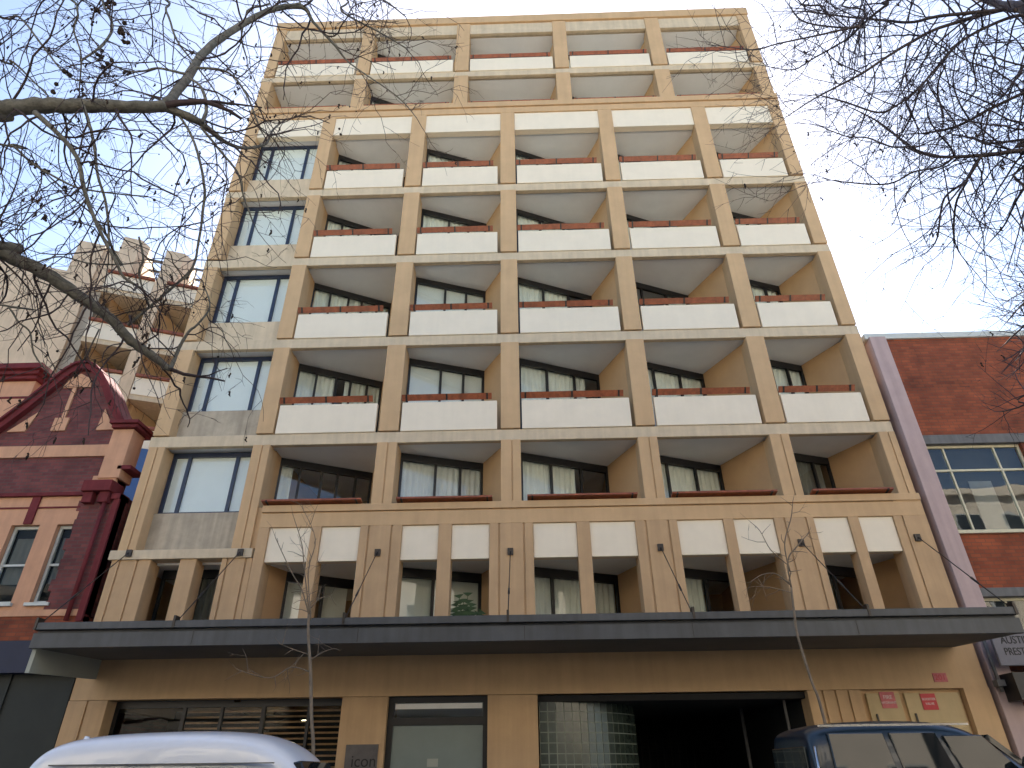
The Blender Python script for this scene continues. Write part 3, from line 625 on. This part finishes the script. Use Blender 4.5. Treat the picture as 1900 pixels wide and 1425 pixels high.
ws = MB().add([(-2.85, YC-.74, 1.22), (-2.85, YC+.74, 1.22), (-3.20, YC+.68, 1.74), (-3.20, YC-.68, 1.74), (-2.74, YC-.74, 1.24), (-2.74, YC+.74, 1.24), (-3.06, YC+.68, 1.77), (-3.06, YC-.68, 1.77)], [(0,1,2,3),(4,5,6,7),(0,1,5,4),(1,2,6,5),(2,3,7,6),(3,0,4,7)])
fixn(part('windscreen', ws, 'carglass', van, .02))
for s in (-1, 1): part('headlight', MB().disc((0, 0), .0, 0, 0) if False else MB().box(-2.50, -2.42, YC+s*.6-.12, YC+s*.6+.12, .55, .75), 'lamp', van, .02)
part('roof_antenna', MB().tube([(-6.15, YC-.5, 1.98), (-6.13, YC-.5, 2.09)], [.05, .03], 6), 'vanw', van)
wheels(van, (-6.2, -3.3), YC-.86, YC+.86)
suv = thing('parked_four_wheel_drive', (5.2, YC, -.12), 'dark blue four wheel drive with mirror-like side windows parked in front of the cabinet doors', 'car')
def sring(hw, tw, zb, zs, zt):
    return [(YC-hw, zb), (YC-hw*1.02, (zb+zs)/2), (YC-hw, zs), (YC-(hw+tw)/2-.02, (zs+zt)/2+.05), (YC-tw, zt-.07), (YC-tw*.8, zt-.012), (YC, zt), (YC+tw*.8, zt-.012), (YC+tw, zt-.07), (YC+(hw+tw)/2+.02, (zs+zt)/2+.05), (YC+hw, zs), (YC+hw, zb), (YC, zb)]
suvb = loft([(3.58, sring(.86, .66, .3, 1.1, 1.98)), (3.62, sring(.9, .72, .2, 1.15, 2.06)), (3.8, sring(.92, .76, .15, 1.2, 2.13)), (4.4, sring(.93, .77, .15, 1.2, 2.17)), (5.2, sring(.93, .77, .15, 1.2, 2.165)), (5.65, sring(.93, .76, .15, 1.2, 2.11)), (5.95, sring(.93, .75, .15, 1.18, 1.93)), (6.25, sring(.93, .76, .15, 1.15, 1.68)), (6.6, sring(.93, .80, .15, 1.12, 1.32)), (6.75, sring(.93, .84, .15, 1.1, 1.19)), (7.5, sring(.92, .84, .15, 1.05, 1.14)), (8.05, sring(.9, .8, .2, .95, 1.04)), (8.15, sring(.85, .72, .3, .8, .9))], 'carn', 'body', suv)
def sidepane(xa, xb, xc, xd, z0=1.26, z1=2.0, n='side_window'):           # bottom xa..xb, top xd..xc, on the leaning side
    y0, y1 = YC-.965, YC-.835
    m = MB().add([(xa,y0,z0),(xb,y0,z0),(xc,y1,z1),(xd,y1,z1),(xa,y0+.1,z0),(xb,y0+.1,z0),(xc,y1+.1,z1),(xd,y1+.1,z1)], [(0,1,2,3),(4,5,6,7),(0,1,5,4),(1,2,6,5),(2,3,7,6),(3,0,4,7)])
    return fixn(part(n, m, 'carglass', suv, .012))
sidepane(3.80, 4.62, 4.55, 3.84); sidepane(4.70, 5.38, 5.22, 4.63); sidepane(5.47, 6.35, 5.80, 5.30, 1.26, 1.96)
part('rear_window', MB().box(3.56, 3.62, YC-.66, YC+.66, 1.25, 1.86), 'carglass', suv, .01)
part('roof_gutter', MB().box(3.75, 5.7, YC-.80, YC-.77, 2.075, 2.10), 'chrome', suv)
wsc = MB().add([(6.60, YC-.74, 1.30), (6.60, YC+.74, 1.30), (5.93, YC+.66, 1.93), (5.93, YC-.66, 1.93), (6.66, YC-.74, 1.33), (6.66, YC+.74, 1.33), (5.99, YC+.66, 1.97), (5.99, YC-.66, 1.97)], [(0,1,2,3),(4,5,6,7),(0,1,5,4),(1,2,6,5),(2,3,7,6),(3,0,4,7)])
fixn(part('windscreen', wsc, 'carglass', suv))
part('door_mirror', MB().tube([(6.12, YC-.92, 1.42), (6.14, YC-1.02, 1.5)], .03, 6).ball((6.15, YC-1.1, 1.62), .12, 10), 'black', suv)
part('corner_trim', MB().tube([(3.60, YC-.90, 1.2), (3.64, YC-.82, 1.85)], .018, 6), 'chrome', suv)
for s in (-1, 1):
    part('headlight', MB().box(8.10, 8.18, YC+s*.62-.12, YC+s*.62+.12, .68, .86), 'lamp', suv, .02); part('tail_light', MB().box(3.53, 3.60, YC+s*.72-.07, YC+s*.72+.07, .8, 1.15), 'redl', suv, .01)
sw_ = part('spare_wheel', MB().add([(3.40+.0, 0, 0)], []) if False else MB().tube([(3.28, YC, 1.15), (3.56, YC, 1.15)], .36, 20), 'tyre', suv)
wheels(suv, (4.5, 7.2), YC-.90, YC+.90, .38)

# ------------------------------------------------------------------ trees
def spline(pts, n=5):                                # Catmull-Rom through (vector, radius)
    out = []; P_ = [pts[0]]+pts+[pts[-1]]
    for i in range(1, len(P_)-2):
        for j in range(n):
            t = j/n; q = []
            for k in range(4):
                a, b, c, d = P_[i-1][k], P_[i][k], P_[i+1][k], P_[i+2][k]
                q.append(.5*(2*b+(c-a)*t+(2*a-5*b+4*c-d)*t*t+(3*b-a-3*c+d)*t**3))
            out.append(q)
    out.append(list(pts[-1])); return out
class Tree:
    def __init__(s, seed): s.l = MB(); s.t = MB(); s.p = MB(); s.rnd = random.Random(seed); s.nt = 0
    def limb(s, px, y0, y1, k=8, kids=True, first=None, step=.55, sec=(1.0, 2.2), drop=.25, subd=5, spread=1.0):
        """px: (px, py, width in px of the 1900 px photo); y runs y0 -> y1"""
        n = len(px); pts = []
        for i, (a, b, wd) in enumerate(px):
            y = y0+(y1-y0)*i/(n-1); p = at(a, b, y); dist = (p-CAM).dot(fw); pts.append((p.x, p.y, p.z, max(.003, wd/FPX*dist/2)))
        if not first and s.trunk and (px[0][0] < 0 or px[0][0] > 1900 or px[0][1] < 0):
            tz = min(max(pts[0][2]-1.8, 4.5), s.trunk[-1][2]-.1)
            for a, b in zip(s.trunk, s.trunk[1:]):
                if a[2] <= tz <= b[2]:
                    q = Vector(a).lerp(Vector(b), (tz-a[2])/(b[2]-a[2])); first = (q.x, q.y, q.z, max(.04, pts[0][3]*1.4))
        if first: pts = [first]+pts
        sp = spline(pts, subd); r = s.rnd
        vv = [Vector(q[:3])+Vector((r.uniform(-1,1), r.uniform(-1,1), r.uniform(-1,1)))*q[3]*.12 for q in sp]; rr = [q[3]*r.uniform(.95, 1.05) for q in sp]
        s.l.tube(vv, rr, k if rr[0] > .02 else 5)
        if kids:
            acc = r.uniform(0, step)
            for i in range(subd if first else 1, len(vv)):
                seg = (vv[i]-vv[i-1]); acc += seg.length
                while acc > step*.62:
                    acc -= step*.62; d = seg.normalized(); o = s.side(d)
                    o = (o*spread+d*r.uniform(.2, .8)+Vector((0,0,-drop*r.random()))).normalized()
                    L = r.uniform(*sec); s.grow(vv[i], o, L, max(.006, min(rr[i]*.6, .008+L*.005)), 1, drop)
            s.grow(vv[-1], (vv[-1]-vv[-3]).normalized(), r.uniform(*sec)*.6, rr[-1]*.8, 1, drop)
    def side(s, d):
        r = s.rnd; q = Vector((r.gauss(0,1), r.gauss(0,.7), r.gauss(0,1))); q -= d*q.dot(d); return q.normalized() if q.length > 1e-3 else Vector((0,0,-1))
    def grow(s, p, d, L, rad, lev, drop, wob=None):
        wob = s.wob0
        r = s.rnd; n = max(3, int(L/(.16 if lev < 3 else .09))); st = L/n; pts = [p.copy()]; rr = [rad]; q = p.copy(); d = d.copy()
        for i in range(n):
            d = (d+Vector((r.gauss(0,wob), r.gauss(0,wob), r.gauss(0,wob)))*.5+Vector((0,0,-drop*.22))).normalized(); q = q+d*st; pts.append(q.copy()); rr.append(rad*(1-.6*(i+1)/n))
        s.t.tube(pts, rr, 4 if lev == 1 else 3, False); s.nt += 1
        if lev < 3:
            gap = .19 if lev == 1 else .11; m = int(L/gap*s.dens)
            for j in range(m):
                i = min(n-1, max(1, int(n*(j+r.random())/m))); dd = (pts[i+1]-pts[i]).normalized(); o = (s.side(dd)*.9+dd*.7+Vector((0,0,-drop*.4))).normalized()
                s.grow(pts[i], o, (r.uniform(.35, .85) if lev == 1 else r.uniform(.1, .32))*(.5+.5*min(1, L)), max(.0038, rr[i]*.62), lev+1, drop)
        elif r.random() < s.podp:
            e = pts[-1]; s.p.ball(e-Vector((0,0,.02)), r.uniform(.010, .020), 5)
            if r.random() < .6: s.p.tube([e+Vector((.01, 0, -.02)), e+Vector((r.uniform(-.02,.03), 0, -.06)), e+Vector((r.uniform(-.02,.03), 0, -.10))], [.006, .016, .005], 5)
    trunk = None; podp = .16; wob0 = .42; dens = .48

def c1(*p): return [(x/2.923, y/2.923, w) for x, y, w in p]
def c5(*p): return [(x/3.8, 400+y/3.8, w) for x, y, w in p]
def c4(*p): return [(1300+x/3.1667, y/3.1667, w) for x, y, w in p]
tl_ = thing('plane_tree', (-9.3, -12.9, 0), 'big bare grey-barked plane tree whose limbs hang with seed balls at the upper left', 'tree')
t = Tree(3)
LT = [(-9.35,-12.9,-.1),(-9.33,-12.9,.4),(-9.3,-12.85,2),(-9.3,-12.8,4),(-9.28,-12.6,5.6),(-9.2,-12.35,7.2),(-9.0,-12.0,9.5),(-8.6,-11.6,12),(-8.2,-11.2,14)]; t.trunk = LT
t.limb(c1((-120,600,31),(0,590,31),(200,575,29),(450,572,26),(700,582,23),(900,578,21)), -9.6, -9.0, 10, step=.5, first=(-9.2, -12.4, 6.8, .2), subd=6)
t.limb(c1((890,580,18),(1010,430,16),(1120,270,14.5),(1320,130,12.5),(1480,50,10.5),(1640,38,9),(1700,120,5.5),(1820,250,4.5),(1900,345,3),(2150,520,2.2),(2260,640,1.6)), -9.0, -7.2, step=.42)
t.limb(c1((880,578,16),(1050,645,14),(1130,700,11),(1230,775,7.5),(1330,803,6),(1440,780,5),(1480,705,3.5),(1550,645,2.5)), -9.0, -7.6, step=.4)
t.limb(c1((950,600,5),(1030,720,5),(1080,860,5),(1110,1030,5),(1100,1150,5),(1080,1300,4),(1040,1470,3),(950,1540,3)), -8.9, -8.3, step=.5, drop=.5)
t.limb(c1((1090,690,5),(1180,800,4.5),(1290,940,4),(1320,1060,3.5),(1370,1200,2.5)), -8.8, -8.0, step=.45, drop=.5)
t.limb(c1((190,610,11),(330,740,9),(420,860,8),(450,1000,7.5),(490,1130,7),(560,1290,6),(630,1420,5.5),(670,1500,5),(760,1560,5)), -9.5, -8.8, step=.45, drop=.4)
t.limb(c1((450,570,6),(480,660,6),(510,780,5.5),(530,950,5),(570,1080,4.5),(590,1250,4),(590,1350,3.5)), -9.3, -8.9, step=.45, drop=.4)
t.limb(c1((-40,775,4.5),(60,785,4.5),(180,890,4.5),(300,960,4),(430,1020,3.5),(640,1052,3),(800,1065,2.5)), -9.6, -8.9, step=.4, drop=.4)
t.limb(c1((1095,665,7),(1118,600,6.5),(1110,520,6),(1080,460,5),(1020,420,3.5)), -8.9, -8.9, kids=False)
t.limb(c1((1000,400,5),(860,370,4),(780,385,3.5),(690,385,3),(560,330,2.5)), -8.9, -8.6, step=.4)
t.limb(c1((1030,365,5),(1200,380,4.5),(1280,430,4),(1350,540,3.5),(1410,690,3),(1470,740,2.5)), -8.8, -8.0, step=.4)
t.limb(c1((440,330,4),(560,240,5),(610,140,5),(560,20,5),(540,-60,6)), -8.8, -8.5, step=.4)
t.limb(c1((-60,60,5),(100,90,4),(240,260,3.5),(380,420,3),(560,450,2.5),(640,430,2)), -9, -8.4, step=.38)
t.limb(c1((300,-60,5),(420,60,4),(400,160,3.5),(440,300,3),(430,480,2.5)), -9, -8.4, step=.4)
t.limb(c1((-60,300,5),(60,330,4),(160,420,3),(260,520,2.5)), -9, -8.4, step=.38)
t.limb(c1((800,-60,5),(900,60,4),(960,220,3.5),(1060,350,3),(1180,520,2.5),(1220,650,2)), -8.8, -8.0, step=.4)
t.limb(c1((1360,-60,4),(1340,60,3.5),(1310,200,3),(1340,320,2.5)), -8.6, -8, step=.4)
t.limb(c1((1520,-60,5),(1490,40,5),(1480,60,4)), -8.6, -8.5, kids=False)
t.limb(c1((1740,-80,4),(1850,60,3.5),(2050,170,3),(2200,260,2.2)), -8.4, -7.4, step=.4)
t.limb(c1((1900,-80,3.5),(2080,0,3),(2200,90,2.2)), -8.4, -7.4, step=.36)
t.limb(c5((-120,200,25),(0,262,25),(200,345,24),(400,460,23),(600,600,21),(780,725,19),(900,865,18),(1060,980,15),(1200,1085,11)), -9.0, -7.6, 10, step=.45, first=(-9.3, -12.3, 5.2, .15), drop=.2, subd=6)
t.limb(c5((1200,1080,8),(1235,1000,7),(1270,920,6),(1330,820,5),(1400,760,4),(1480,640,3),(1440,500,2.5)), -7.6, -7.5, step=.35, drop=.7)
t.limb(c5((900,775,6),(1030,665,5),(1130,580,5),(1290,440,4.5),(1370,340,4),(1400,180,4),(1430,0,4)), -8.0, -8.2, step=.5, drop=.3)
t.limb(c5((860,350,6),(800,250,5),(760,150,5),(680,40,5)), -8.5, -8.8, step=.5)
t.limb(c5((980,150,4),(1010,300,4),(980,400,3.5),(1010,520,3),(1060,640,2.5)), -8.6, -8.2, step=.45)
t.limb(c5((-60,620,4),(60,650,3.5),(130,750,3.5),(210,820,3),(235,960,3),(300,1060,2.5),(370,1140,2)), -8.8, -8.2, step=.45)
t.limb(c5((260,330,3.5),(430,290,3),(620,335,3),(820,345,3),(1000,330,2)), -8.8, -8.2, step=.4)
t.limb(c5((-60,20,3),(60,110,2.5),(160,230,2.5),(200,330,2)), -8.9, -8.4, step=.4)
t.limb(c5((700,800,3),(620,960,2.5),(580,1030,2)), -8.4, -8.0, step=.45)
for x, y, n, sz in ((520,40,6,.035),(590,15,7,.045),(500,120,3,.03),(660,150,6,.05),(685,200,6,.04),(540,310,6,.035),(590,350,6,.04),(560,385,3,.03),(680,400,5,.035),(395,385,4,.045),(290,488,4,.04),(440,478,4,.035),(190,890,4,.03),(245,938,4,.03),(460,545,3,.025),(955,995,3,.02),(1850,730,3,.02),(355,1020,3,.03)):
    c = at(x/2.923, y/2.923, -8.9)
    for j in range(n):
        e = c+Vector((t.rnd.uniform(-.05,.05), t.rnd.uniform(-.05,.05), t.rnd.uniform(-.10,.10)))*(1.2 if sz > .03 else .8); t.p.ball(e, sz*t.rnd.uniform(.6, .95), 7)
    t.t.tube([c+Vector((.02, 0, .35)), c], [.004, .003], 3)
part('trunk', MB().tube(LT, [.42,.34,.31,.29,.27,.22,.17,.12,.07], 14), 'bark', tl_)
part('limbs', t.l, 'bark', tl_); part('twigs', t.t, 'twig', tl_); part('seed_balls', t.p, 'pod', tl_)['kind'] = 'stuff'
print('LEFT twigs', t.nt)

tr_ = thing('plane_tree', (9.6, -13.0, 0), 'dark bare tree with fine upswept twigs fanning in from the upper right', 'tree')
t = Tree(11); RTK = [(9.6,-13.0,-.1),(9.6,-13.0,.4),(9.6,-12.95,2.5),(9.55,-12.8,5),(9.5,-12.5,7.5),(9.3,-12.0,10),(8.9,-11.4,12.5)]; t.trunk = RTK; t.podp = .03; t.wob0 = .26; t.dens = .52
def rl(pts, y0=-9.2, y1=-8.0, **k): t.limb(c4(*pts), y0, y1, step=.26, sec=(.8, 2.0), drop=.2, **k)
F0 = (9.4, -12.6, 8.0, .10)
rl(((2150,60,26),(1900,40,22),(1800,35,18),(1700,10,12),(1600,-20,9)), kids=False)
rl(((2100,160,9),(1900,90,7),(1700,150,6),(1500,270,5),(1290,510,4.5),(1150,620,4),(1040,660,3.5),(850,600,3),(700,560,2)))
rl(((1850,60,9),(1750,62,8),(1400,165,6),(1250,240,5.5),(1100,330,5),(950,430,4.5),(800,510,3.5),(650,590,2.5),(500,690,1.8)))
rl(((1750,60,7),(1400,95,6),(1250,130,5),(1100,122,4.5),(1000,112,4),(870,100,3.5),(600,65,2.5)))
rl(((1250,-60,6),(1100,25,5),(1000,100,5),(930,155,5),(800,160,3.5),(600,125,3),(520,30,2.5)))
rl(((930,160,5),(880,215,4),(800,265,3.5),(650,350,3),(540,410,2.2),(390,390,1.8)))
rl(((930,152,4.5),(700,205,3.5),(450,258,3),(330,292,2.5),(230,285,1.8),(100,268,1.4)))
rl(((2100,460,8),(1900,545,6),(1700,640,5.5),(1500,745,5),(1300,785,3)))
rl(((2100,800,8),(1900,820,5.5),(1700,842,4.5),(1600,812,3.5),(1480,790,2.5)))
rl(((2150,830,12),(1900,880,9),(1650,912,7.5),(1400,920,5.5),(1260,880,5),(1200,840,4.5),(1050,720,3),(900,640,2)))
rl(((1235,858,4),(1120,862,3.5),(980,810,3),(850,800,2.5),(700,740,1.8)))
rl(((1480,930,4.5),(1400,982,4),(1250,1010,3.5),(1100,1080,3.5),(850,1070,2.5),(730,1050,1.6)))
rl(((1650,915,5),(1560,1060,4.5),(1430,1170,4),(1390,1400,3),(1330,1480,2)))
rl(((1570,1060,4),(1500,1200,4),(1490,1400,3),(1530,1500,2)))
rl(((2100,900,6),(1900,1110,4.5),(1830,1230,4),(1780,1330,3),(1700,1420,2)))
rl(((1285,525,3.5),(1220,720,3),(1130,860,2)))
rl(((1440,380,3),(1390,520,3),(1430,700,2.5),(1400,800,2)))
rl(((1640,230,3),(1600,360,3),(1620,520,2.5),(1560,600,2)))
rl(((1700,640,3.5),(1650,880,3),(1660,1000,2.5),(1600,1200,2)))
rl(((1540,130,3.5),(1400,250,3),(1280,400,2.5),(1170,560,2)))
rl(((760,-60,4),(730,40,3),(760,100,2)))
rl(((980,-60,3.5),(960,60,3),(985,110,2)))
rl(((1700,-30,4),(1560,200,3),(1450,330,2.5),(1230,620,1.8)))
rl(((2100,300,5),(1880,430,4),(1780,560,3),(1640,640,2)))
# the low fan of pale twigs in front of the brick wall
for a in (((2150,1600,5),(1990,1700,4),(1880,1800,3),(1800,1890,2)), ((2150,1750,5),(1980,1850,4),(1850,1960,3),(1790,2020,2)), ((2150,1900,5),(1960,2000,3.5),(1880,2080,2.5)), ((2100,1650,4),(1930,1700,3),(1830,1750,2)), ((2100,2250,4),(1900,2380,3),(1760,2420,2))):
    t.limb([(1300+x/3.1667, y/3.1667, w) for x, y, w in a], -6.0, -4.8, step=.26, sec=(.4, 1.1), drop=-.2)
part('trunk', MB().tube(RTK, [.34,.27,.24,.22,.19,.15,.09], 12), 'bark2', tr_)
part('limbs', t.l, 'bark2', tr_); part('twigs', t.t, 'twig2', tr_); part('seed_balls', t.p, 'pod', tr_)['kind'] = 'stuff'
print('RIGHT twigs', t.nt)

def sapling(base, label, trunk, branches, y, seed):
    o = thing('sapling', base, label, 'tree', 'bare saplings on the near footpath')
    s = Tree(seed); s.podp = 0
    pts = [(base[0], base[1], -.05, .028)]+[(*at(a, b, y), .5*w_/FPX*(at(a, b, y)-CAM).dot(fw)) for a, b, w_ in trunk]
    sp = spline(pts, 5); s.l.tube([Vector(q[:3]) for q in sp], [q[3] for q in sp], 8)
    part('trunk', s.l, 'sapb', o); s.l = MB()
    for br in branches: s.limb(br, y, y-.3, step=.30, sec=(.15, .5), drop=-.1)
    part('twigs', s.l.add(s.t.v, s.t.f, True), 'sapb', o)
sapling((-3.45, -3.0, 0), 'thin bare young tree rising past the awning beside the white van', [(580,1420,7),(578,1330,6.5),(576,1240,6),(572,1180,5.5),(573,1140,5)],
    [[(573,1142,3),(560,1095,2.5),(540,1060,2),(512,1000,1.5)], [(574,1140,3),(566,1070,2.5),(560,1010,2),(545,960,1.2)], [(575,1130,2.5),(592,1112,2),(612,1105,1.2)], [(574,1215,2),(545,1205,1.5),(520,1195,1)], [(576,1225,2),(600,1210,1.5),(620,1203,1)], [(574,1246,2.5),(540,1238,2),(500,1258,1.6),(440,1242,1)], [(577,1150,2.5),(572,1060,2),(585,1000,1.4),(560,940,1)]], -3.0, 21)
sapling((4.75, -3.0, 0), 'thin bent bare young tree rising past the awning behind the dark blue four wheel drive', [(1528,1330,5.5),(1508,1270,5),(1492,1220,5),(1479,1175,4.5),(1474,1140,4.5),(1468,1090,4)],
    [[(1468,1090,3.5),(1462,1040,3),(1478,1015,2.5),(1500,990,1.5)], [(1466,1060,3),(1456,1010,2.5),(1468,960,2),(1471,930,1.4)], [(1466,1085,2.5),(1440,1065,2),(1415,1066,1.6),(1392,1080,1)], [(1464,1050,2.2),(1430,1020,1.8),(1410,985,1.3),(1392,968,1)], [(1470,1100,2),(1430,1090,1.5),(1400,1088,1)]], -3.0, 22)
